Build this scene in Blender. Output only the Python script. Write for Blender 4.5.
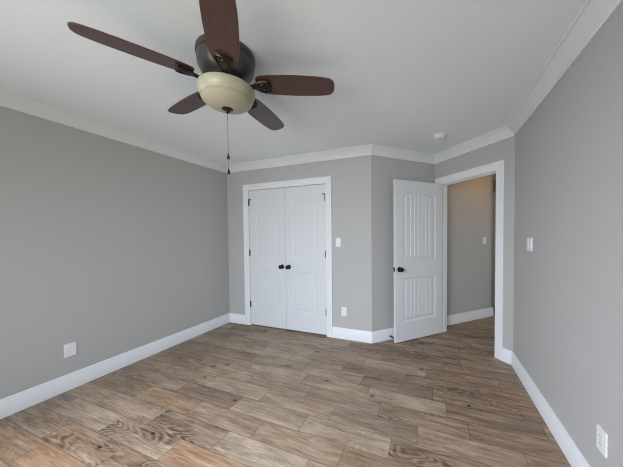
import bpy, bmesh, math, random
from math import sin, cos, pi, radians, sqrt
from mathutils import Matrix, Vector
from mathutils.geometry import tessellate_polygon

random.seed(4)
for o in list(bpy.data.objects):
    bpy.data.objects.remove(o)
SC = bpy.context.scene
COL = SC.collection

# ------------------------------------------------------------------ camera
FPX, PPX, PPY = 246.11, 341.59, 242.95
yaw, pit, rol = radians(-20.7556), radians(-1.5535), radians(-0.4916)
fw = Vector((sin(yaw) * cos(pit), cos(yaw) * cos(pit), sin(pit)))
rt = Vector((cos(yaw), -sin(yaw), 0))
up = rt.cross(fw)
r2 = cos(rol) * rt + sin(rol) * up
u2 = -sin(rol) * rt + cos(rol) * up
cam_d = bpy.data.cameras.new('camera')
cam = bpy.data.objects.new('camera', cam_d)
COL.objects.link(cam)
m = Matrix((r2, u2, -fw)).transposed().to_4x4()
m.translation = Vector((3.0452, -2.9921, 1.3442))
cam.matrix_world = m
cam_d.sensor_fit = 'HORIZONTAL'
cam_d.sensor_width = 36.0
cam_d.lens = FPX / 623 * 36
cam_d.shift_x = (311.5 - PPX) / 623
cam_d.shift_y = (PPY - 233.5) / 623
cam_d.clip_start = 0.02
SC.camera = cam

# ------------------------------------------------------------------ world, light, exposure
W = bpy.data.worlds.new('world')
SC.world = W
W.use_nodes = True
bg = W.node_tree.nodes['Background']
bg.inputs[0].default_value = (0.60, 0.74, 1.0, 1)
bg.inputs[1].default_value = 0.2
SC.view_settings.view_transform = 'Standard'
SC.view_settings.look = 'None'
SC.view_settings.gamma = 1.0
SC.view_settings.use_curve_mapping = False
SC.view_settings.exposure = 0.0
SC.cycles.use_denoising = True
SC.cycles.denoising_input_passes = 'RGB_ALBEDO_NORMAL'
SC.cycles.denoising_prefilter = 'ACCURATE'
SC.cycles.filter_width = 1.1
SC.cycles.max_bounces = 14
SC.cycles.diffuse_bounces = 8
SC.cycles.glossy_bounces = 4
SC.cycles.sample_clamp_indirect = 6.0


def area(name, loc, target, sx, sy, power, col, spread=180):
    d = bpy.data.lights.new(name, 'AREA')
    d.shape = 'RECTANGLE'
    d.size, d.size_y = sx, sy
    d.energy = power
    d.color = col
    d.spread = radians(spread)
    o = bpy.data.objects.new(name, d)
    COL.objects.link(o)
    o.location = loc
    o.rotation_euler = (Vector(target) - Vector(loc)).to_track_quat('-Z', 'Y').to_euler()
    return o


# daylight through the two windows (left wall and the wall behind the camera): sky light falling
# inwards and down, and the weaker light that the ground outside throws up
P_LS, P_LG, P_RS, P_RG, P_HALL, P_SIDE = 51, 6, 77, 30, 2.9, 9.3
SKY_L, SKY_R, GRD_L, GRD_R = (0.87, 0.89, 1.0), (0.71, 0.82, 1.0), (0.60, 0.82, 1.0), (0.98, 0.94, 0.80)
LAMPC, SIDEC = (1.0, 0.46, 0.02), (0.95, 1.0, 0.97)
area('sky_left', (-0.13, -3.05, 1.45), (0.80, -3.05, 0.80), 1.28, 1.36, P_LS, SKY_L, 115)
area('ground_left', (-0.13, -3.05, 1.45), (0.80, -3.05, 1.78), 1.28, 1.36, P_LG, GRD_L, 140)
area('sky_rear', (1.9, -4.43, 1.45), (1.9, -3.5, 0.80), 1.68, 1.36, P_RS, SKY_R, 115)
area('ground_rear', (1.9, -4.43, 1.45), (1.9, -3.5, 1.78), 1.68, 1.36, P_RG, GRD_R, 140)
# ceiling lamp of the hall beyond the door (out of view, warm)
hl_d = bpy.data.lights.new('hall_lamp', 'POINT')
hl_d.energy, hl_d.color, hl_d.shadow_soft_size = P_HALL, LAMPC, 0.10
hl = bpy.data.objects.new('hall_lamp', hl_d)
COL.objects.link(hl)
hl.location = (4.031, 1.016, 2.25)
# added cool fill lamp that brightens the hall from beyond the side opening
area('hall_fill', (5.15, 0.72, 1.05), (4.0, 1.75, 0.75), 0.9, 1.9, P_SIDE, SIDEC, 150)


# ------------------------------------------------------------------ materials
def mat(name, col, rough=0.5, metal=0.0, spec=0.5, noise=None, bump=None, coat=0.0):
    M = bpy.data.materials.new(name)
    M.use_nodes = True
    nt = M.node_tree
    b = nt.nodes['Principled BSDF']
    b.inputs['Base Color'].default_value = (*col, 1)
    b.inputs['Roughness'].default_value = rough
    b.inputs['Metallic'].default_value = metal
    b.inputs['Specular IOR Level'].default_value = spec
    b.inputs['Coat Weight'].default_value = coat
    if noise or bump:
        tc = nt.nodes.new('ShaderNodeTexCoord')
        n = nt.nodes.new('ShaderNodeTexNoise')
        n.inputs['Scale'].default_value = (noise or bump)[0]
        n.inputs['Detail'].default_value = 3
        nt.links.new(tc.outputs['Object'], n.inputs['Vector'])
        if noise:
            mx = nt.nodes.new('ShaderNodeMixRGB')
            k = noise[1]
            mx.inputs[1].default_value = (*[c * (1 - k) for c in col], 1)
            mx.inputs[2].default_value = (*[min(1, c * (1 + k)) for c in col], 1)
            nt.links.new(n.outputs['Fac'], mx.inputs[0])
            nt.links.new(mx.outputs[0], b.inputs['Base Color'])
        if bump:
            n2 = nt.nodes.new('ShaderNodeTexNoise')
            n2.inputs['Scale'].default_value = bump[0]
            n2.inputs['Detail'].default_value = 2
            nt.links.new(tc.outputs['Object'], n2.inputs['Vector'])
            bp = nt.nodes.new('ShaderNodeBump')
            bp.inputs['Strength'].default_value = bump[1]
            bp.inputs['Distance'].default_value = 0.002
            nt.links.new(n2.outputs['Fac'], bp.inputs['Height'])
            nt.links.new(bp.outputs[0], b.inputs['Normal'])
    return M


WALL = mat('grey_wall_paint', (0.45, 0.445, 0.43), 0.62, spec=0.3, noise=(60, 0.025), bump=(120, 0.25))
CEIL = mat('white_ceiling_paint', (0.87, 0.915, 0.95), 0.8, spec=0.2, noise=(40, 0.015), bump=(90, 0.3))
TRIM = mat('white_trim_paint', (0.75, 0.765, 0.775), 0.38, spec=0.4, noise=(8, 0.01))
DOORM = mat('white_door_paint', (0.66, 0.675, 0.685), 0.42, spec=0.4, noise=(6, 0.01))
PLATE = mat('white_plastic', (0.77, 0.77, 0.77), 0.3, spec=0.5, noise=(10, 0.005))
SLOT = mat('dark_slot', (0.22, 0.22, 0.22), 0.6, noise=(10, 0.05))
BLACK = mat('oil_rubbed_black_metal', (0.012, 0.011, 0.012), 0.28, metal=0.6, noise=(30, 0.2))
BRONZE = mat('dark_bronze', (0.085, 0.078, 0.072), 0.34, metal=0.55, noise=(18, 0.3))
IRON = mat('blackened_bronze', (0.030, 0.025, 0.022), 0.26, metal=0.6, noise=(18, 0.3))
CHAIN = mat('bronze_chain', (0.10, 0.09, 0.085), 0.4, metal=0.7, noise=(200, 0.2))
DARKIN = mat('closet_inside_shade', (0.05, 0.045, 0.04), 0.9, noise=(4, 0.1))
BOWL = mat('cream_alabaster_glass', (0.41, 0.378, 0.268), 0.38, spec=0.5, noise=(14, 0.07))


def glass_mat():
    M = bpy.data.materials.new('window_glass')
    M.use_nodes = True
    nt = M.node_tree
    nt.nodes.clear()
    out = nt.nodes.new('ShaderNodeOutputMaterial')
    mx = nt.nodes.new('ShaderNodeMixShader')
    fr = nt.nodes.new('ShaderNodeFresnel')
    t = nt.nodes.new('ShaderNodeBsdfTransparent')
    g = nt.nodes.new('ShaderNodeBsdfGlossy')
    g.inputs['Roughness'].default_value = 0.02
    nt.links.new(fr.outputs[0], mx.inputs[0])
    nt.links.new(t.outputs[0], mx.inputs[1])
    nt.links.new(g.outputs[0], mx.inputs[2])
    nt.links.new(mx.outputs[0], out.inputs[0])
    return M


GLASS = glass_mat()


def wood_blade():
    M = bpy.data.materials.new('walnut_blade')
    M.use_nodes = True
    nt = M.node_tree
    N, L = nt.nodes, nt.links
    b = N['Principled BSDF']
    tc = N.new('ShaderNodeTexCoord')
    mp = N.new('ShaderNodeMapping')
    mp.inputs['Scale'].default_value = (4, 55, 4)
    L.new(tc.outputs['Object'], mp.inputs[0])
    n = N.new('ShaderNodeTexNoise')
    n.inputs['Scale'].default_value = 3.0
    n.inputs['Detail'].default_value = 6
    n.inputs['Roughness'].default_value = 0.65
    L.new(mp.outputs[0], n.inputs['Vector'])
    cr = N.new('ShaderNodeValToRGB')
    cr.color_ramp.elements[0].position = 0.34
    cr.color_ramp.elements[0].color = (0.034, 0.013, 0.010, 1)
    cr.color_ramp.elements[1].position = 0.70
    cr.color_ramp.elements[1].color = (0.105, 0.038, 0.026, 1)
    L.new(n.outputs['Fac'], cr.inputs[0])
    L.new(cr.outputs[0], b.inputs['Base Color'])
    b.inputs['Roughness'].default_value = 0.38
    b.inputs['Specular IOR Level'].default_value = 0.5
    b.inputs['Coat Weight'].default_value = 0.5
    b.inputs['Coat Roughness'].default_value = 0.28
    return M


BLADE = wood_blade()


def tile_material():
    M = bpy.data.materials.new('wood_look_tile')
    M.use_nodes = True
    nt = M.node_tree
    N, L = nt.nodes, nt.links
    b = N['Principled BSDF']

    def feed(x, i, s):
        if isinstance(s, (int, float, tuple)):
            x.inputs[i].default_value = s
        else:
            L.new(s, x.inputs[i])

    def mth(op, *a, clamp=False):
        x = N.new('ShaderNodeMath')
        x.operation = op
        x.use_clamp = clamp
        for i, s in enumerate(a):
            feed(x, i, s)
        return x.outputs[0]

    def vec(op, a, c):
        x = N.new('ShaderNodeVectorMath')
        x.operation = op
        feed(x, 0, a)
        feed(x, 1, c)
        return x.outputs['Value' if op == 'LENGTH' else 'Vector']

    def attr(n, o='Fac'):
        x = N.new('ShaderNodeAttribute')
        x.attribute_name = n
        return x.outputs[o]

    def noise(v, det=3, rough=0.5, dist=0.0):
        x = N.new('ShaderNodeTexNoise')
        x.inputs['Scale'].default_value = 1.0
        x.inputs['Detail'].default_value = det
        x.inputs['Roughness'].default_value = rough
        x.inputs['Distortion'].default_value = dist
        L.new(v, x.inputs['Vector'])
        return x.outputs['Fac']

    def mixc(f, a, c, mode='MIX'):
        x = N.new('ShaderNodeMixRGB')
        x.blend_type = mode
        feed(x, 0, f)
        feed(x, 1, a)
        feed(x, 2, c)
        return x.outputs[0]

    u = N.new('ShaderNodeUVMap')
    u.uv_map = 'tile'
    uv = u.outputs[0]
    seed, knot = attr('seed', 'Vector'), attr('knot', 'Vector')
    tone, warm, swirl = attr('tone'), attr('warm'), attr('swirl')
    p = vec('ADD', uv, seed)
    sc = lambda x, y: vec('MULTIPLY', p, (x, y, 1.0))
    streak = noise(sc(5.0, 70), 5, 0.66, 0.6)
    pores = noise(sc(14, 190), 3, 0.6)
    cloud = noise(sc(2.8, 17), 4, 0.62, 0.5)
    field = noise(sc(2.4, 8.5), 1.0, 0.35, 0.25)
    rings = mth('MULTIPLY_ADD', mth('SINE', mth('MULTIPLY', field, 105.0)), 0.5, 0.5)
    msk = N.new('ShaderNodeMapRange')
    msk.inputs[1].default_value = 0.42
    msk.inputs[2].default_value = 0.58
    L.new(noise(sc(2.6, 6.5), 1.0, 0.5), msk.inputs[0])
    ringw = mth('MULTIPLY', mth('MULTIPLY', rings, msk.outputs[0]), swirl)
    val = mth('ADD', tone, mth('MULTIPLY', mth('SUBTRACT', streak, 0.5), 1.2))
    val = mth('ADD', val, mth('MULTIPLY', mth('SUBTRACT', cloud, 0.5), 1.05))
    val = mth('ADD', val, mth('MULTIPLY', mth('SUBTRACT', pores, 0.5), 0.6))
    val = mth('ADD', val, mth('MULTIPLY', ringw, -0.42), clamp=True)
    cr = N.new('ShaderNodeValToRGB')
    e = cr.color_ramp.elements
    e[0].position = 0.0
    e[0].color = (*TILE_DARK, 1)
    e[1].position = 1.0
    e[1].color = (*TILE_LIGHT, 1)
    k = e.new(0.5)
    k.color = (*TILE_MID, 1)
    L.new(val, cr.inputs[0])
    col = mixc(mth('MULTIPLY', warm, 1.0, clamp=True), cr.outputs[0],
               mixc(1.0, cr.outputs[0], (1.14, 0.92, 0.74, 1), 'MULTIPLY'))
    # black knots printed on some tiles
    kd = vec('LENGTH', vec('MULTIPLY', vec('SUBTRACT', uv, knot), (0.62, 1.0, 0.0)), (0, 0, 0))
    kn = mth('ADD', kd, mth('MULTIPLY', mth('SUBTRACT', noise(sc(60, 90), 2), 0.5), 0.012))
    dark = N.new('ShaderNodeMapRange')
    dark.inputs[1].default_value = 0.012
    dark.inputs[2].default_value = 0.007
    L.new(kn, dark.inputs[0])
    halo = N.new('ShaderNodeMapRange')
    halo.inputs[1].default_value = 0.045
    halo.inputs[2].default_value = 0.010
    halo.inputs[3].default_value = 0.0
    halo.inputs[4].default_value = 0.35
    L.new(kn, halo.inputs[0])
    col = mixc(halo.outputs[0], col, (*TILE_DARK, 1))
    col = mixc(dark.outputs[0], col, (0.018, 0.014, 0.012, 1))
    L.new(col, b.inputs['Base Color'])
    rr = mth('MULTIPLY_ADD', streak, 0.2, 0.38)
    L.new(rr, b.inputs['Roughness'])
    b.inputs['Specular IOR Level'].default_value = 0.35
    bp = N.new('ShaderNodeBump')
    bp.inputs['Strength'].default_value = 0.15
    bp.inputs['Distance'].default_value = 0.001
    L.new(mth('ADD', streak, mth('MULTIPLY', ringw, -0.6)), bp.inputs['Height'])
    L.new(bp.outputs[0], b.inputs['Normal'])
    return M


TILE_DARK = (0.095, 0.068, 0.048)
TILE_MID = (0.275, 0.207, 0.148)
TILE_LIGHT = (0.48, 0.39, 0.29)
TILE = tile_material()
GROUT = mat('brown_grout', (0.10, 0.08, 0.06), 0.9, noise=(50, 0.1))


# ------------------------------------------------------------------ mesh helpers
def new_obj(name, bm, mats, parent=None, M=None, smooth=False, kind=None, bevel=0):
    if not isinstance(mats, (list, tuple)):
        mats = [mats]
    bmesh.ops.recalc_face_normals(bm, faces=bm.faces[:])
    me = bpy.data.meshes.new(name)
    bm.to_mesh(me)
    bm.free()
    for x in mats:
        me.materials.append(x)
    if smooth:
        for f in me.polygons:
            f.use_smooth = True
    o = bpy.data.objects.new(name, me)
    COL.objects.link(o)
    if parent:
        o.parent = parent
    if M is not None:
        o.matrix_basis = M
    if kind:
        o['kind'] = kind
    if bevel:
        md = o.modifiers.new('bevel', 'BEVEL')
        md.width = bevel
        md.segments = 2
        md.limit_method = 'ANGLE'
        md.angle_limit = radians(40)
    if smooth:
        try:
            me.set_sharp_from_angle(angle=radians(40))
        except Exception:
            pass
    return o


def empty(name, M, label, cat, group=None, kind=None):
    o = bpy.data.objects.new(name, None)
    COL.objects.link(o)
    o.empty_display_size = 0.05
    o.matrix_world = M
    o['label'] = label
    o['category'] = cat
    if group:
        o['group'] = group
    if kind:
        o['kind'] = kind
    return o


def tag(o, label, cat, kind=None, group=None):
    o['label'] = label
    o['category'] = cat
    if kind:
        o['kind'] = kind
    if group:
        o['group'] = group
    return o


def box(bm, lo, hi, mi=0):
    v = [bm.verts.new((x, y, z)) for x in (lo[0], hi[0]) for y in (lo[1], hi[1]) for z in (lo[2], hi[2])]
    for q in ((0, 1, 3, 2), (4, 6, 7, 5), (0, 4, 5, 1), (2, 3, 7, 6), (0, 2, 6, 4), (1, 5, 7, 3)):
        f = bm.faces.new([v[i] for i in q])
        f.material_index = mi


def boxes(*bs):
    bm = bmesh.new()
    for lo, hi in bs:
        box(bm, lo, hi)
    return bm


def lathe(prof, n=48, bm=None):
    bm = bm or bmesh.new()
    rings = []
    for r, z in prof:
        if r < 1e-6:
            rings.append([bm.verts.new((0, 0, z))])
        else:
            rings.append([bm.verts.new((r * cos(2 * pi * i / n), r * sin(2 * pi * i / n), z)) for i in range(n)])
    for a, c in zip(rings, rings[1:]):
        for i in range(n):
            j = (i + 1) % n
            if len(a) == 1 and len(c) == 1:
                continue
            if len(a) == 1:
                bm.faces.new((a[0], c[i], c[j]))
            elif len(c) == 1:
                bm.faces.new((a[i], a[j], c[0]))
            else:
                bm.faces.new((a[i], a[j], c[j], c[i]))
    return bm


def tube(bm, pts, rad, n=8):
    rings = []
    for k, P in enumerate(pts):
        P = Vector(P)
        a = Vector(pts[max(0, k - 1)])
        c = Vector(pts[min(len(pts) - 1, k + 1)])
        d = (c - a).normalized()
        s = d.cross(Vector((0, 0, 1)))
        if s.length < 1e-3:
            s = d.cross(Vector((1, 0, 0)))
        s.normalize()
        t = d.cross(s)
        r = rad[k] if isinstance(rad, (list, tuple)) else rad
        rings.append([bm.verts.new(P + r * (cos(2 * pi * i / n) * s + sin(2 * pi * i / n) * t)) for i in range(n)])
    for a, c in zip(rings, rings[1:]):
        for i in range(n):
            j = (i + 1) % n
            bm.faces.new((a[i], a[j], c[j], c[i]))
    bm.faces.new(rings[0][::-1])
    bm.faces.new(rings[-1])
    return bm


def frame(P, N, z=None):
    """local frame on a wall: X along it, -Y out of it (N = into the room), Z up"""
    N = Vector((N[0], N[1], 0)).normalized()
    X = Vector((-N.y, N.x, 0))            # X x (-N)... so that local -Y == N
    Y = -N
    M = Matrix((X, Y, Vector((0, 0, 1)))).transposed().to_4x4()
    M.translation = Vector((P[0], P[1], z if z is not None else (P[2] if len(P) > 2 else 0)))
    return M


def intersect(p, d, q, e):
    det = d.x * (-e.y) + e.x * d.y
    r = q - p
    t = (r.x * (-e.y) + e.x * r.y) / det
    return p + d * t


def sweep(P, Q, prevP, nextQ, prof):
    """moulding along wall P->Q (room on its right-hand side turned by N), mitred at both ends.
    prof: (offset from wall, z). prevP / nextQ: neighbour corners or None for a square end."""
    bm = bmesh.new()
    P, Q = Vector(P), Vector(Q)
    d = (Q - P).normalized()
    nrm = lambda v: Vector((v.y, -v.x))     # into the room for our clockwise corner order
    N = nrm(d)
    A, B = [], []
    for o, z in prof:
        a, b = P + N * o, Q + N * o
        if prevP is not None:
            e = (P - Vector(prevP)).normalized()
            a = intersect(P + N * o, d, P + nrm(e) * o, e)
        if nextQ is not None:
            e = (Vector(nextQ) - Q).normalized()
            b = intersect(Q + N * o, d, Q + nrm(e) * o, e)
        A.append(bm.verts.new((a.x, a.y, z)))
        B.append(bm.verts.new((b.x, b.y, z)))
    n = len(prof)
    for i in range(n):
        j = (i + 1) % n
        bm.faces.new((A[i], A[j], B[j], B[i]))
    bm.faces.new(A)
    bm.faces.new(B[::-1])
    return bm


# ------------------------------------------------------------------ room plan
H = 2.44
q = sqrt(.5)
A = Vector((0, 0))
B = Vector((2.308, 0))
C = B + 1.0368 * Vector((q, q))
D = C + 1.0748 * Vector((q, -q))
XR = D.x
YN = -4.30
E = Vector((XR, YN))
F = Vector((0, YN))
TH = 0.115
Tt = Vector((q, -q))        # along the door wall
Oo = Vector((-q, -q))       # out of the door wall, into the room


def dwp(t, o):              # point in door-wall coordinates
    return C + Tt * t + Oo * o


BASE = [(0, 0), (0.015, 0), (0.015, 0.118), (0.0125, 0.1215), (0.011, 0.127), (0.0105, 0.134), (0.006, 0.1425), (0, 0.1425)]
CROWN = [(0, 0.0), (0, -.098), (.012, -.098), (.014, -.086), (.018, -.0835), (.019, -.077), (.024, -.072), (.036, -.054), (.052, -.036), (.068, -.022),
         (.076, -.0165), (.078, -.011), (.088, -.009), (.088, 0)]
CROWN = [(o, H + z) for o, z in CROWN]


def wall_frame_box(bm, P, d, N, s0, s1, z0, z1, th=TH):
    """box of wall between s0..s1 along direction d from P, behind the surface (away from N)"""
    vs = []
    for s in (s0, s1):
        for k in (0, -th):
            for z in (z0, z1):
                p = P + d * s + N * k
                vs.append(bm.verts.new((p.x, p.y, z)))
    for f in ((0, 1, 3, 2), (4, 6, 7, 5), (0, 4, 5, 1), (2, 3, 7, 6), (0, 2, 6, 4), (1, 5, 7, 3)):
        bm.faces.new([vs[i] for i in f])


def wall(name, label, P, Q, openings=(), ext0=0.0, ext1=0.0, th=TH):
    P, Q = Vector(P), Vector(Q)
    d = (Q - P).normalized()
    N = Vector((d.y, -d.x))
    L = (Q - P).length
    bm = bmesh.new()
    s = -ext0
    for (a, b, z0, z1) in sorted(openings):
        wall_frame_box(bm, P, d, N, s, a, 0, H, th)
        if z0 > 0:
            wall_frame_box(bm, P, d, N, a, b, 0, z0, th)
        wall_frame_box(bm, P, d, N, a, b, z1, H, th)
        s = b
    wall_frame_box(bm, P, d, N, s, L + ext1, 0, H, th)
    return tag(new_obj(name, bm, WALL), label, 'wall', 'structure')


# clockwise order (seen from above) so the room is on the right: F->A (left wall), A->B, B->C, C->D, D->E, E->F
CLO0, CLO1, CLOH = 0.411, 1.692, 2.052         # closet opening
DO0, DO1, DOH = 0.100, 0.896, 2.052            # entry door opening along the door wall (rough, jamb inside)
WL0, WL1 = 0.60, 1.90                          # left window, along F->A
WZ0, WZ1 = 0.75, 2.15
WN0, WN1 = XR - 2.75, XR - 1.05                # rear window, along E->F measured from E
wall('wall_left', 'long grey painted wall on the left with one low outlet', F, A, [(WL0, WL1, WZ0, WZ1)], 0.1, 0.1)
wall('wall_far', 'grey wall holding the white double closet doors', A, B, [(CLO0, CLO1, 0, CLOH)])
wall('wall_nook', 'short grey wall in shade behind the open white door', B, C)
wall('wall_diagonal', 'grey angled wall around the doorway to the hall', C, D, [(DO0, DO1, 0, DOH)], 0.0, 0.05)
wall('wall_right', 'long grey painted wall on the right with a double switch', D, E, (), 0.0, 0.1)
wall('wall_near', 'grey wall behind the camera with a wide window', E, F, [(XR - 2.75, XR - 1.05, WZ0, WZ1)])

# hall beyond the door
h0, h1 = dwp(-0.045, -TH), dwp(-0.045, -1.312)
hfar0, hfar1 = dwp(-1.3, -1.79), dwp(1.35, -1.79)
HDA, HDB = 0.99, 1.75                            # opening in the passage wall (along hfar0->hfar1)
wall('wall_hall', 'warm lit hall wall with a switch seen through the doorway', h0, h1)
wall('wall_hall_return', 'short wall end turning away at the end of the hall', h1, dwp(-1.3, -1.312), (), 0, 0, 0.05)
wall('wall_passage', 'wall with white door trim at the far end of the hall', hfar0, hfar1, [(HDA, HDB, 0, 2.045)])
wall('wall_hall_side', 'hall wall hidden to the right of the doorway, opening added for the fill lamp', hfar1, dwp(1.35, -TH), [(.4, 1.4, 0, 2.05)])  # unseen opening, added to let the hall fill lamp shine in
wall('wall_hall_end', 'wall closing the passage on the left', dwp(-1.3, -1.33), hfar0)

# floor of staggered wood look tiles, one surface
PITCH_Y, PITCH_X, GAP = 0.1635, 0.62, 0.0028
PH = {0: .485, 1: .305, 2: .55, 3: .028, 4: .165, 5: .457, 6: .300, 7: .030, 8: .478, 9: .235, 10: .56, 11: .03, 12: .45,
      -1: .03, -2: .20, -3: .44}
TONES = {     # (row, column): (tone, warm, swirl)
    (-1, 1): (.60, 0, 0), (-1, 2): (.55, .1, .2), (-1, 3): (.52, .1, 0), (-1, 4): (.50, .2, .5), (-1, 5): (.45, .3, .2),
    (0, 0): (.50, .1, .2), (0, 1): (.62, 0, 0), (0, 2): (.56, .1, 0), (0, 3): (.70, .1, 0), (0, 4): (.46, .5, .2), (0, 5): (.46, .5, .2),
    (1, 0): (.55, .1, 0), (1, 1): (.66, 0, .2), (1, 2): (.54, .1, 0), (1, 3): (.42, .1, .2), (1, 4): (.42, .3, .5), (1, 5): (.44, .6, 0),
    (2, 0): (.46, .2, 0), (2, 1): (.52, .1, 0), (2, 2): (.60, .1, .2), (2, 3): (.38, .1, .6), (2, 4): (.50, .4, .5), (2, 5): (.45, .5, .2),
    (3, 0): (.45, .2, .2), (3, 1): (.55, .2, .2), (3, 2): (.64, 0, .1), (3, 3): (.58, .2, .2), (3, 4): (.72, .1, .5), (3, 5): (.42, .3, .2),
    (4, 0): (.46, .3, .2), (4, 1): (.62, .1, .5), (4, 2): (.50, .1, 0), (4, 3): (.46, .1, 0), (4, 4): (.52, .3, 1), (4, 5): (.52, .5, .3),
    (5, 0): (.56, .2, .2), (5, 1): (.60, .1, .4), (5, 2): (.55, .2, .2), (5, 3): (.42, .1, 0), (5, 4): (.62, .4, .2), (5, 5): (.52, .5, .3),
    (6, 0): (.48, .2, .2), (6, 1): (.34, .1, .2), (6, 2): (.58, .1, .2), (6, 3): (.64, .1, .5), (6, 4): (.48, .3, 1), (6, 5): (.50, .5, .3),
    (7, 0): (.44, .2, .2), (7, 1): (.50, .65, 0), (7, 2): (.55, .3, .2), (7, 3): (.56, .3, .5), (7, 4): (.46, .5, .3), (7, 5): (.50, .5, .3),
    (8, 0): (.60, .2, .5), (8, 1): (.40, .2, 1), (8, 2): (.70, 0, .3), (8, 3): (.62, .2, .4), (9, 0): (.62, .1, .1), (9, 1): (.56, .2, 1),
    (9, 2): (.50, .9, 0), (9, 3): (.60, .3, .3), (10, 0): (.48, .5, 1), (10, 1): (.50, .5, 1), (10, -1): (.52, .3, .5), (11, 0): (.48, .7, .2), (11, 1): (.52, 1, 0)}
KNOTS = {     # (row, column): (u, v) of the black knot
    (3, 3): (.22, .125), (3, 4): (.045, .05), (2, 4): (.27, .03), (4, 1): (.10, .12), (6, 1): (.585, .10), (9, 1): (.38, .13), (10, 0): (.47, .10),
    (3, 1): (.35, .03), (2, 1): (.45, .06), (0, 2): (.04, .12), (0, 3): (.58, .14), (5, 0): (.52, .10)}


def build_floor():
    rnd = random.Random(11)
    bm = bmesh.new()
    uvl = bm.loops.layers.uv.new('tile')
    lay = {n: bm.faces.layers.float.new(n) for n in ('tone', 'warm', 'swirl')}
    lv = {n: bm.faces.layers.float_vector.new(n) for n in ('seed', 'knot')}
    box(bm, (-.15, YN - .15, -.06), (6.6, 4.6, -.0015), 1)
    for r in range(-31, 25):
        y1 = -0.400 - PITCH_Y * r
        y0 = y1 - PITCH_Y
        if y1 < YN - .1 or y0 > 4.5:
            continue
        ph = PH.get(r, rnd.random() * PITCH_X)
        c0 = -2
        for c in range(c0, 12):
            x0 = ph + PITCH_X * c
            x1 = x0 + PITCH_X
            if x1 < -.1 or x0 > 6.5:
                continue
            f = bm.faces.new([bm.verts.new(v) for v in ((x0 + GAP / 2, y0 + GAP / 2, 0), (x1 - GAP / 2, y0 + GAP / 2, 0),
                                                       (x1 - GAP / 2, y1 - GAP / 2, 0), (x0 + GAP / 2, y1 - GAP / 2, 0))])
            for l, w in zip(f.loops, ((0, 0), (PITCH_X, 0), (PITCH_X, PITCH_Y), (0, PITCH_Y))):
                l[uvl].uv = w
            tone = min(.75, max(.34, rnd.gauss(.50, .07)))
            warm = max(0, rnd.gauss(.2, .2))
            sw = rnd.choice((0, 0, 0.2, 0.5, 1.0))
            sd = Vector((rnd.uniform(-50, 50), rnd.uniform(-50, 50), rnd.uniform(-20, 20)))
            kn = (9, 9)
            if (r, c) in TONES:
                tone, warm, sw = TONES[(r, c)]
            elif rnd.random() < .06:
                kn = (rnd.uniform(.05, .57), rnd.uniform(.03, .13))
            if (r, c) in KNOTS:
                kn = KNOTS[(r, c)]
            f[lay['tone']], f[lay['warm']], f[lay['swirl']] = tone, warm, sw
            f[lv['seed']], f[lv['knot']] = sd, Vector((kn[0], kn[1], 0))
    me = bpy.data.meshes.new('floor')
    bm.normal_update()
    bm.to_mesh(me)
    bm.free()
    me.materials.append(TILE)
    me.materials.append(GROUT)
    o = bpy.data.objects.new('floor', me)
    COL.objects.link(o)
    tag(o, 'brown wood look tile floor of staggered planks', 'floor', 'structure')


build_floor()
tag(new_obj('ceiling', boxes(((-.15, YN - .15, H), (6.6, 4.6, H + .1))), CEIL), 'plain white painted ceiling', 'ceiling', 'structure')

# crown mouldings and baseboards, one run per wall
CORN = [F, A, B, C, D, E]
SIDES = ['left', 'far', 'nook', 'diagonal', 'right', 'near']
DESC = ['along the top of the long left wall', 'above the closet doors', 'above the open white door', 'above the doorway to the hall',
        'along the top of the right wall', 'on the wall behind the camera']
for i in range(6):
    P, Q = CORN[i], CORN[(i + 1) % 6]
    tag(new_obj('trim_%d' % (i + 1), sweep(P, Q, CORN[i - 1], CORN[(i + 2) % 6], CROWN), TRIM, smooth=True),
        'white crown moulding ' + DESC[i], 'crown moulding', 'structure')


def base_run(name, label, segs):
    bm = bmesh.new()
    for s in segs:
        b2 = sweep(*s, BASE)
        me = bpy.data.meshes.new('t')
        b2.to_mesh(me)
        b2.free()
        bm.from_mesh(me)
        bpy.data.meshes.remove(me)
    tag(new_obj(name, bm, TRIM, smooth=True), label, 'baseboard', 'structure')


CAS = 0.089
CL0, CL1 = CLO0 + .004 - CAS, CLO1 - .004 + CAS      # closet casing outer edges
DC0, DC1 = DO0 + .010 - CAS, DO1 - .010 + CAS        # entry casing outer edges
base_run('baseboard_left', 'white baseboard along the long left wall', [(F, A, E, B)])
base_run('baseboard_far', 'white baseboard on both sides of the closet doors', [(A, (CL0, 0), F, None), ((CL1, 0), B, None, C)])
base_run('baseboard_nook', 'white baseboard behind the open white door', [(B, C - Vector((q, q)) * .0, A, D)])
base_run('baseboard_diagonal', 'white baseboard piece right of the hall doorway', [(dwp(DC1, 0), D, None, E)])
base_run('baseboard_right', 'white baseboard along the right wall', [(D, E, C, F)])
base_run('baseboard_near', 'white baseboard behind the camera', [(E, F, D, A)])
base_run('baseboard_hall', 'white baseboard on the hall wall beyond the doorway', [(h0, h1, None, dwp(-1.3, -1.312))])
base_run('baseboard_passage', 'white baseboard at the far end of the hall', [(hfar0, hfar0 + Tt * (HDA - .085), None, None)])
tag(new_obj('trim_7', sweep(h0, h1, None, dwp(-1.3, -1.312), CROWN), TRIM, smooth=True), 'white crown moulding on the hall wall', 'crown moulding', 'structure')
tag(new_obj('trim_8', sweep(hfar0, hfar1, None, None, CROWN), TRIM, smooth=True), 'white crown moulding at the far end of the hall', 'crown moulding', 'structure')


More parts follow.
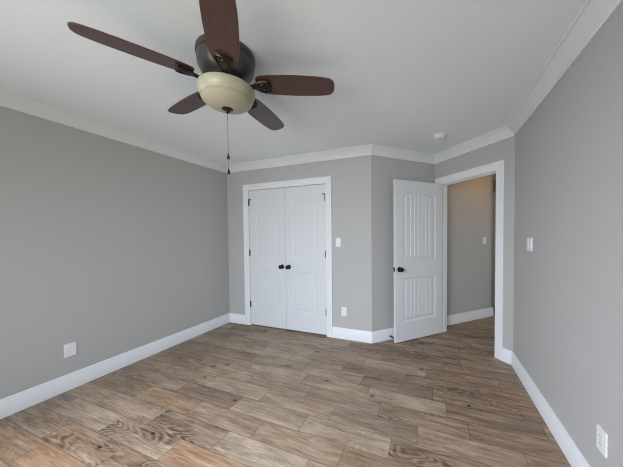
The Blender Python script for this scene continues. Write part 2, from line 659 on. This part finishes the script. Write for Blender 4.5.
# door casings: flat boards with eased edges, in a local frame X along, -Y into the room
def casing(name, label, M, x0, x1, ztop, zin, jamb=None):
    """x0..x1 outer, inner edges CAS in; mitred head"""
    bm = bmesh.new()
    t0, t1 = 0.012, 0.018
    prof = [(0, 0), (0, -t1), (.010, -.020), (.018, -.0195), (.024, -t1 + .001), (CAS - .014, -t0 - .001), (CAS - .004, -t0), (CAS, -.008), (CAS, 0)]  # from outer to inner
    rings = []
    for k in range(4):
        ring = []
        for d, y in prof:
            X, Z = [(x0 + d, 0), (x0 + d, ztop - d), (x1 - d, ztop - d), (x1 - d, 0)][k]
            ring.append(bm.verts.new((X, y, Z)))
        rings.append(ring)
    n = len(prof)
    for a, c in zip(rings, rings[1:]):
        for i in range(n):
            j = (i + 1) % n
            bm.faces.new((a[i], a[j], c[j], c[i]))
    bm.faces.new(rings[0])
    bm.faces.new(rings[-1][::-1])
    if jamb:                                   # lining of the opening: (x0, x1, top, depth, thickness, stop)
        a, b, zt, dep, th, stop = jamb
        box(bm, (a, 0, 0), (a + th, dep, zt))
        box(bm, (b - th, 0, 0), (b, dep, zt))
        box(bm, (a + th, 0, zt - th), (b - th, dep, zt))
        if stop:
            box(bm, (a + th, stop, 0), (a + th + .011, stop + .035, zt - th))
            box(bm, (b - th - .011, stop, 0), (b - th, stop + .035, zt - th))
            box(bm, (a + th + .011, stop, zt - th - .011), (b - th - .011, stop + .035, zt - th))
    return tag(new_obj(name, bm, TRIM), label, 'door casing', 'structure')


IN = Vector((0, -1))
MF = frame((0, 0), (0, -1), 0)                       # far wall frame: X = +x
casing('trim_9', 'white casing around the closet doors', MF, CL0, CL1, 2.132, 2.043, (CLO0 - 0.0, CLO1 + 0.0, CLOH, TH, .006, .045)).matrix_world = MF
MD = frame(C, Oo, 0)                                 # door wall frame: X = Tt
casing('trim_10', 'white casing and jamb of the hall doorway', MD, DC0, DC1, 2.131, 2.042, (DO0, DO1, DOH, TH, .016, .040)).matrix_world = MD
bmc = casing('trim_11', 'white casing on the hall side of the doorway', MD, 0, 1, 1, 1)
bpy.data.objects.remove(bmc)
MDh = frame(dwp(0, -TH), -Oo, 0)                     # hall side, X = -Tt
casing('trim_11', 'white casing on the hall side of the doorway', MDh, -DC1, -DC0, 2.131, 2.042).matrix_world = MDh
MP = frame(hfar0, Oo, 0)
casing('trim_12', 'white door casing at the far end of the hall', MP, HDA - .08, HDB + .08, 2.13, 2.04, (HDA, HDB, 2.045, TH, .012, .045)).matrix_world = MP

# closet inside: a box with the shade of the closed closet put into its colour
bm = bmesh.new()
box(bm, (CLO0 - .15, .70, -.0005), (CLO1 + .15, .72, H))
box(bm, (CLO0 - .17, TH, -.0005), (CLO0 - .15, .72, H))
box(bm, (CLO1 + .15, TH, -.0005), (CLO1 + .17, .72, H))
tag(new_obj('wall_closet', bm, DARKIN), 'inside walls of the dark closet behind the double doors', 'wall', 'structure')


# ------------------------------------------------------------------ panelled doors
def panel_loop(x0, x1, z0, z1, rise, d, n=16):
    """outline inset by d; z1 = shoulder height, rise = arch above it"""
    a = (x1 - x0) / 2
    xc = (x0 + x1) / 2
    pts = [(x0 + d, z0 + d), (x1 - d, z0 + d)]
    if rise <= 0:
        pts += [(x1 - d, z1 - d), (x0 + d, z1 - d)]
        return pts
    R = (a * a + rise * rise) / (2 * rise)
    zc = z1 + rise - R
    for i in range(n + 1):
        x = (a - d) * (1 - 2 * i / n)
        pts.append((xc + x, zc + sqrt(max(0, (R - d) ** 2 - x * x))))
    return pts


def door_slab(w, h, th, panels, planks, k_=1.0):
    """front at y=0 facing -Y, back at y=th; x 0..w, z 0..h. panels: (x0,x1,z0,z1,rise)"""
    bm = bmesh.new()
    for side in (0, 1):
        Y = (lambda dep: dep * k_) if side == 0 else (lambda dep: th - dep * k_)
        e = .0015
        outer = [(e, e), (w - e, e), (w - e, h - e), (e, h - e)]
        loops = [outer] + [panel_loop(*p, 0) for p in panels]
        flat = [pt for l in loops for pt in l]
        tri = tessellate_polygon([[Vector((x, z, 0)) for x, z in l] for l in loops])
        vs = [bm.verts.new((x, Y(0), z)) for x, z in flat]
        for t in tri:
            try:
                bm.faces.new([vs[i] for i in t])
            except ValueError:
                pass
        k = 4
        for p in panels:
            n = len(panel_loop(*p, 0))
            prev = vs[k:k + n]
            k += n
            for d, dep in ((.006, .004), (.014, .0075), (.020, .0085), (.030, .0075), (.046, .0028)):
                cur = [bm.verts.new((x, Y(dep), z)) for x, z in panel_loop(*p, d)]
                for i in range(n):
                    j = (i + 1) % n
                    bm.faces.new((prev[i], prev[j], cur[j], cur[i]))
                prev = cur
            D0 = .046
            x0, x1, z0, z1, rise = p
            a, xc = (x1 - x0) / 2, (x0 + x1) / 2
            if not planks:
                bm.faces.new(prev)
                continue
            top = lambda x: (z1 - D0)
            if rise > 0:
                R = (a * a + rise * rise) / (2 * rise)
                zc = z1 + rise - R
                top = lambda x: zc + sqrt(max(0, (R - D0) ** 2 - (x - xc) ** 2))
            xs = []
            xa, xb = x0 + D0, x1 - D0
            pw = (xb - xa) / planks
            for i in range(planks):
                s0, s1 = xa + i * pw, xa + (i + 1) * pw
                if i > 0:
                    s0 += .007
                if i < planks - 1:
                    s1 -= .007
                xs += [(s0, .0028), ((s0 + s1) / 2, .0028), (s1, .0028)]
                if i < planks - 1:
                    xs.append((xa + (i + 1) * pw, .0085))
            lowv = [bm.verts.new((x, Y(dp), z0 + D0)) for x, dp in xs]
            topv = [bm.verts.new((x, Y(dp), top(x))) for x, dp in xs]
            for i in range(len(xs) - 1):
                bm.faces.new((lowv[i], lowv[i + 1], topv[i + 1], topv[i]))
    # edges of the slab
    e = .0015
    ring = [(0, 0), (w, 0), (w, h), (0, h)]
    fr_ = [(e, e), (w - e, e), (w - e, h - e), (e, h - e)]
    r0 = [bm.verts.new((x, 0, z)) for x, z in fr_]
    r1 = [bm.verts.new((x, e, z)) for x, z in ring]
    r2_ = [bm.verts.new((x, th - e, z)) for x, z in ring]
    r3 = [bm.verts.new((x, th, z)) for x, z in fr_]
    for a, c in ((r0, r1), (r1, r2_), (r2_, r3)):
        for i in range(4):
            j = (i + 1) % 4
            bm.faces.new((a[i], a[j], c[j], c[i]))
    bmesh.ops.remove_doubles(bm, verts=bm.verts[:], dist=1e-5)
    return bm


def knob_bm():
    """axis along -Y (local), origin on the door face"""
    prof = [(0, .0), (.032, 0), (.033, .003), (.030, .008), (.016, .011), (.0115, .016), (.011, .028), (.014, .033), (.022, .037),
            (.0275, .044), (.0285, .051), (.026, .058), (.018, .063), (.008, .065), (0, .065)]
    bm = lathe(prof, 28)
    bmesh.ops.transform(bm, matrix=Matrix.Rotation(radians(90), 4, 'X'), verts=bm.verts[:])
    return bm


def hinge_bm():
    bm = bmesh.new()
    tube(bm, [(0, 0, -.045), (0, 0, -.0425), (0, 0, .0425), (0, 0, .045)], [.004, .0062, .0062, .004], 12)
    tube(bm, [(0, 0, .045), (0, 0, .0465), (0, 0, .050), (0, 0, .0515)], [.003, .0065, .0055, .002], 12)
    box(bm, (-.013, .004, -.0445), (.013, .0065, .0445))
    return bm


MEET = (CLO0 + CLO1) / 2
GAPD = .003
DW = MEET - GAPD / 2 - (CLO0 + .006 + GAPD)
DZ0, DZH = .014, 2.026
# closet doors: left leaf hinges on the left, right leaf is its mirror image
for k, (nm, lab) in enumerate((('door_1', 'left white leaf of the closet double doors'), ('door_2', 'right white leaf of the closet double doors'))):
    x0 = CLO0 + .006 + GAPD if k == 0 else MEET + GAPD / 2
    root = empty(nm, Matrix.Translation((x0, .004, DZ0)), lab, 'door', None, 'structure')
    pans = [(.130, DW - .112, .265, .825, 0), (.130, DW - .112, 1.035, 1.88, 0)]
    if k == 1:
        pans = [(DW - b, DW - a, c, d, e) for a, b, c, d, e in pans]
    new_obj('door_panel', door_slab(DW, DZH, .035, pans, 0, .45), DOORM, root)
    kx = DW - .055 if k == 0 else .055
    kn = new_obj('knob', knob_bm(), BLACK, root, Matrix.Translation((kx, 0, .915 - DZ0)), smooth=True)
    kn['label'] = 'black round knob'
    hx = -.002 if k == 0 else DW + .002
    for z in (.325, 1.105, 1.86) if k == 0 else (.325, 1.105, 1.86):
        hg = new_obj('hinge', hinge_bm(), BLACK, root, Matrix.Translation((hx, -.0065, z - DZ0)), smooth=True)
        if z > 1.5:
            b2 = bmesh.new()
            s = 1 if k == 0 else -1
            tube(b2, [(-.028 * s, -.004, .049), (.034 * s, -.008, .049)], .0035, 8)
            tube(b2, [(.034 * s, -.008, .049), (.034 * s, .000, .049)], .008, 10)
            new_obj('hinge_stop', b2, BLACK, hg, smooth=True)
    cx = DW - .085 if k == 0 else .085
    new_obj('ball_catch', boxes(((cx - .022, -.001, DZH - .002), (cx + .022, .02, DZH + .007))), BLACK, root)

# entry door, opened 90 degrees against the nook wall
EW = 0.776
root = empty('door_3', frame(dwp(.115, 0), Tt, .010), 'white plank panel door standing open beside the hall doorway', 'door', None, 'structure')
# frame(): local -Y = Tt (visible face), local X = ?
X3 = Vector((-Tt.y, Tt.x))        # = (q, q) -> away from the room; the leaf runs along -X
Mdoor = root.matrix_world.copy()
pw0, pw1 = .120, .648
pans = [(EW - pw1, EW - pw0, .245, .800, 0), (EW - pw1, EW - pw0, 1.012, 1.842, .072)]
slab = door_slab(EW, 2.026, .035, pans, 7, 1.3)
# leaf local: x=0 free edge ... x=EW hinge edge ; shift so that hinge edge is at X=-.018
OFF = Matrix.Translation((-EW - .012, -.035, 0))
new_obj('door_panel', slab, DOORM, root, OFF)
kn = new_obj('knob', knob_bm(), BLACK, root, Matrix.Translation((-EW - .012 + .062, -.035, .915)), smooth=True)
kn['label'] = 'black round knob'
new_obj('knob', knob_bm(), BLACK, root, Matrix.Translation((-EW - .012 + .062, 0, .915)) @ Matrix.Rotation(pi, 4, 'Z'), smooth=True)
bl = boxes(((-EW - .0135, -.030, .888), (-EW - .012, -.006, .942)))
box(bl, (-EW - .022, -.024, .907), (-EW - .0135, -.012, .923))
lt = new_obj('latch', bl, BRONZE, root)
for dz in (-.021, .021):
    tb = bmesh.new()
    tube(tb, [(-EW - .0145, -.018, .915 + dz), (-EW - .0125, -.018, .915 + dz)], .005, 10)
    new_obj('screw', tb, BLACK, lt)
for z in (.25, 1.05, 1.82):
    new_obj('hinge', hinge_bm(), BLACK, root, Matrix.Translation((-.009, .006, z)) @ Matrix.Rotation(pi, 4, 'Z'), smooth=True)

# closed door at the end of the hall
root = empty('door_4', frame(hfar0 + Tt * (HDA + .015) - Oo * .03, Oo, .01), 'white door at the far end of the hall', 'door', None, 'structure')
new_obj('door_panel', door_slab(HDB - HDA - .03, 2.02, .035, [(.12, .61, .25, .8, 0), (.12, .61, 1.0, 1.84, .07)], 7), DOORM, root)

# ------------------------------------------------------------------ windows (left wall and behind the camera)


def window(name, label, M, w, h):
    root = empty(name, M, label, 'window', None, 'structure')
    new_obj('window_frame', boxes(((0, .0, 0), (.04, TH, h)), ((w - .04, 0, 0), (w, TH, h)), ((.04, 0, h - .04), (w - .04, TH, h)), ((.04, 0, 0), (w - .04, TH, .04))), TRIM, root)
    new_obj('window_sash', boxes(((.04, .05, h / 2 - .02), (w - .04, .08, h / 2 + .02)), ((.04, .05, .04), (.07, .08, h - .04)), ((w - .07, .05, .04), (w - .04, .08, h - .04)),
                                 ((.07, .05, .04), (w - .07, .08, .07)), ((.07, .05, h - .07), (w - .07, .08, h - .04))), TRIM, root)
    new_obj('pane', boxes(((.07, .063, .07), (w - .07, .067, h / 2 - .02)), ((.07, .063, h / 2 + .02), (w - .07, .067, h - .07))), GLASS, root)
    new_obj('window_sill', boxes(((-.09, -.05, -.03), (w + .09, 0, 0)), ((-.09, -.018, -.11), (w + .09, 0, -.03)), ((-.09, -.018, 0), (0, 0, h + .09)), ((w, -.018, 0), (w + .09, 0, h + .09)),
                                 ((0, -.018, h), (w, 0, h + .09))), TRIM, root)


ML = frame(F + Vector((0, WL0)), (1, 0), WZ0)
window('window_1', 'white framed window on the left wall beside the camera', ML, WL1 - WL0, WZ1 - WZ0)
MN = frame((XR - (XR - 2.75), YN), (0, 1), WZ0)
window('window_2', 'white framed wide window behind the camera', MN, 1.70, WZ1 - WZ0)


# ------------------------------------------------------------------ plates on the walls
def rounded_plate(w, h, t, r=.006, lip=.003):
    bm = bmesh.new()

    def loop(ins, y):
        out = []
        rr = max(.001, r - ins)
        for cx, cz, a0 in ((w / 2 - r, -h / 2 + r, -90), (w / 2 - r, h / 2 - r, 0), (-w / 2 + r, h / 2 - r, 90), (-w / 2 + r, -h / 2 + r, 180)):
            for i in range(5):
                a = radians(a0 + 22.5 * i)
                out.append(bm.verts.new((cx + rr * cos(a), y, cz + rr * sin(a))))
        return out
    ls = [loop(0, 0), loop(0, -t * .45), loop(lip * .4, -t * .85), loop(lip, -t)]
    for a, c in zip(ls, ls[1:]):
        for i in range(len(a)):
            j = (i + 1) % len(a)
            bm.faces.new((a[i], a[j], c[j], c[i]))
    bm.faces.new(ls[-1])
    bm.faces.new(ls[0][::-1])
    return bm


def outlet(M, label, w=.074, h=.117):
    root = empty('electrical_outlet', M, label, 'outlet', 'outlets low on the walls')
    new_obj('cover_plate', rounded_plate(w, h, .0065), PLATE, root)
    rc = new_obj('receptacle', rounded_plate(.0335, .0675, .0076, .004, .0006), PLATE, root)
    b2 = bmesh.new()
    for dz in (.018, -.018):
        box(b2, (-.0075, -.0080, dz - .001), (-.0055, -.0074, dz + .008))
        box(b2, (.0055, -.0080, dz), (.0075, -.0074, dz + .007))
        box(b2, (-.002, -.0080, dz - .010), (.002, -.0074, dz - .006))
    new_obj('slot', b2, SLOT, rc)
    return root


def switch(M, label, gang=1):
    w = .072 + .046 * (gang - 1)
    root = empty('light_switch', M, label, 'light switch', 'light switches')
    new_obj('cover_plate', rounded_plate(w, .117, .0065), PLATE, root)
    for g in range(gang):
        x = (g - (gang - 1) / 2) * .046
        b2 = bmesh.new()
        pr = [(-.033, -.0066), (-.033, -.0115), (-.002, -.0078), (.002, -.0078), (.033, -.0088), (.033, -.0066)]
        a = [b2.verts.new((x - .0165, y, z)) for z, y in pr]
        c = [b2.verts.new((x + .0165, y, z)) for z, y in pr]
        for i in range(len(pr)):
            j = (i + 1) % len(pr)
            b2.faces.new((a[i], a[j], c[j], c[i]))
        b2.faces.new(a)
        b2.faces.new(c[::-1])
        new_obj('rocker', b2, PLATE, root)
    return root


outlet(frame((0, -1.822), (1, 0), .352), 'square white outlet plate low on the left wall', .080, .117)
outlet(frame((1.939, 0), (0, -1), .360), 'white outlet plate on the far wall below the light switch')
outlet(frame((XR, -1.468), (-1, 0), .350), 'white outlet plate low on the right wall')
switch(frame((1.865, 0), (0, -1), 1.266), 'white single light switch on the far wall right of the closet')
switch(frame((XR, -.470), (-1, 0), 1.262), 'white double light switch on the right wall beside the doorway', 2)
switch(frame(dwp(-.045, -1.119), Tt, 1.256), 'small light switch on the hall wall seen through the doorway')

# ------------------------------------------------------------------ smoke detector
Msd = Matrix.Translation((3.09, -.055, H))
root = empty('smoke_detector', Msd, 'round white smoke detector on the ceiling near the door', 'smoke detector')
new_obj('base_ring', lathe([(0, 0), (.070, 0), (.071, -.004), (.070, -.010), (.060, -.012), (0, -.012)], 36), PLATE, root, smooth=True)
new_obj('cover', lathe([(.0, -.012), (.062, -.012), (.063, -.018), (.060, -.022), (.060, -.026), (.056, -.034), (.046, -.040), (.030, -.042), (.028, -.040), (.016, -.040), (.014, -.042), (0, -.043)], 36), PLATE, root, smooth=True)
tb = bmesh.new()
tube(tb, [(.030, -.03, -.040), (.030, -.03, -.0445)], .006, 12)
new_obj('test_button', tb, PLATE, root)

# ------------------------------------------------------------------ spring door stop on the nook baseboard
Nn = Vector((q, -q))
Pst = B + Vector((q, q)) * .268 + Nn * .015
root = empty('door_stop', frame(Pst, Nn, .045), 'small black spring door stop on the baseboard behind the door', 'door stop')
new_obj('stop_base', tube(bmesh.new(), [(0, 0, 0), (0, -.004, 0), (0, -.010, 0)], [.013, .012, .007], 14), BLACK, root, smooth=True)
hel = [(.006 * cos(i * .9), -.008 - .055 * i / 90, .006 * sin(i * .9)) for i in range(91)]
new_obj('spring', tube(bmesh.new(), hel, .0014, 5), BLACK, root, smooth=True)
new_obj('rubber_tip', tube(bmesh.new(), [(0, -.062, 0), (0, -.066, 0), (0, -.076, 0), (0, -.080, 0)], [.007, .009, .009, .005], 12), BLACK, root, smooth=True)

# ------------------------------------------------------------------ ceiling fan
FX, FY = 1.873, -1.824
Mfan = Matrix.Translation((FX, FY, H))
fan = empty('ceiling_fan', Mfan, 'dark bronze five blade ceiling fan with cream glass bowl light', 'ceiling fan')
hs = [(0, 0), (.160, 0), (.163, -.006), (.164, -.028), (.160, -.034), (.1555, -.036), (.157, -.040), (.159, -.046), (.158, -.068), (.152, -.092), (.141, -.115), (.126, -.134),
      (.110, -.147), (.098, -.153), (.094, -.158), (.0, -.158)]
new_obj('motor_housing', lathe(hs, 64), BRONZE, fan, smooth=True)
new_obj('flywheel', lathe([(0, -.158), (.085, -.158), (.088, -.164), (.088, -.180), (.080, -.188), (.060, -.192), (.06, -.200), (.135, -.203), (.138, -.206), (.138, -.212), (0, -.212)], 48), IRON, fan, smooth=True)
bowl = [(.150, -.203), (.157, -.204), (.160, -.210), (.1590, -.222), (.1560, -.236), (.1510, -.249), (.1450, -.259), (.1410, -.2645), (.1435, -.2680), (.1365, -.2735), (.1390, -.2770), (.131, -.286),
        (.114, -.299), (.090, -.310), (.065, -.318), (.035, -.323), (0, -.325)]
bl_o = new_obj('glass_bowl', lathe(bowl, 64), BOWL, fan, smooth=True)
bl_o['label'] = 'cream glass bowl shade'
new_obj('finial', lathe([(0, -.318), (.032, -.319), (.034, -.322), (.030, -.327), (.018, -.331), (.0125, -.336), (.012, -.342), (.008, -.347), (0, -.349)], 28), IRON, fan, smooth=True)


def blade_bm():
    """along +X from the hub, flat, thickness 6 mm; z=0 underside"""
    bm = bmesh.new()
    st = [(0.176, 0.0382), (0.184, 0.0535), (0.205, 0.0635), (0.26, 0.0702), (0.33, 0.075), (0.41, 0.0759), (0.49, 0.074), (0.5538, 0.0702), (0.5986, 0.0649), (0.6183, 0.0597), (0.6345, 0.0478), (0.6434, 0.0325), (0.647, 0.0153)]
    pts = [(x, y) for x, y in st] + [(x, -y) for x, y in reversed(st)]
    lo = [bm.verts.new((x, y, -.003)) for x, y in pts]
    hi = [bm.verts.new((x, y, .003)) for x, y in pts]
    bm.faces.new(lo)
    bm.faces.new(hi[::-1])
    n = len(pts)
    for i in range(n):
        j = (i + 1) % n
        bm.faces.new((lo[i], lo[j], hi[j], hi[i]))
    return bm


def iron_bm():
    """bracket: neck from flywheel, widening into a shield under the blade root"""
    bm = bmesh.new()
    st = [(.075, .016, -.004, .006), (.10, .012, -.012, .006), (.130, .012, -.018, .006), (.155, .018, -.016, .006), (.180, .028, -.013, .005), (.205, .037, -.012, .0045), (.230, .043, -.011, .004), (.248, .044, -.010, .003), (.257, .036, -.0085, .0025), (.261, .022, -.008, .002)]
    rings = []
    for x, hw, z, t in st:
        ring = [bm.verts.new((x, y * hw, zz)) for y, zz in
                ((-1, z + .002), (-.85, z - t), (-.4, z - t * 1.7), (0, z - t * 2.0), (.4, z - t * 1.7), (.85, z - t), (1, z + .002), (.6, z + .005), (-.6, z + .005))]
        rings.append(ring)
    for a, c in zip(rings, rings[1:]):
        for i in range(len(a)):
            j = (i + 1) % len(a)
            bm.faces.new((a[i], a[j], c[j], c[i]))
    bm.faces.new(rings[0])
    bm.faces.new(rings[-1][::-1])
    # raised border along the outer edge and an inner oval
    edge = [(.170, .022), (.205, .035), (.230, .040), (.246, .040), (.255, .030), (.258, .012)]
    tube(bm, [(x, y, -.0165) for x, y in edge] + [(x, -y, -.0165) for x, y in reversed(edge)], .0035, 6)
    loop = [(.215 + .026 * cos(2 * pi * i / 20), .020 * sin(2 * pi * i / 20), -.0195) for i in range(21)]
    tube(bm, loop, .003, 6)
    return bm


blade_me = iron_me = None
ZB = -.172
for k in range(5):
    ph = radians(240.5 - 72 * k)
    Mb = Matrix.Translation((0, 0, ZB)) @ Matrix.Rotation(ph, 4, 'Z') @ Matrix.Rotation(radians(-11.8), 4, 'X')
    if k == 0:
        bo = new_obj('blade', blade_bm(), BLADE, fan, Mb)
        io = new_obj('blade_iron', iron_bm(), IRON, bo, smooth=True)
        io['label'] = 'dark bronze bracket'
    else:
        b1 = bo.copy()
        COL.objects.link(b1)
        b1.parent = fan
        b1.matrix_basis = Mb
        i1 = io.copy()
        COL.objects.link(i1)
        i1.parent = b1
# pull chains with fobs
for (dx, dy, z1) in ((-.0025, .002, -.590), (.002, -.0025, -.683)):
    b2 = bmesh.new()
    tube(b2, [(dx, dy, -.340), (dx, dy, z1)], .0011, 6)
    zz = -.345
    while zz > z1:
        bmesh.ops.create_icosphere(b2, subdivisions=1, radius=.0019, matrix=Matrix.Translation((dx, dy, zz)))
        zz -= .0075
    ch = new_obj('pull_chain', b2, CHAIN, fan)
    new_obj('fob', lathe([(0, z1 + .006), (.003, z1 + .004), (.004, z1 - .004), (.008, z1 - .018), (.0085, z1 - .026), (.006, z1 - .031), (0, z1 - .032)], 16),
            BLACK, ch, Matrix.Translation((dx, dy, 0)), smooth=True)
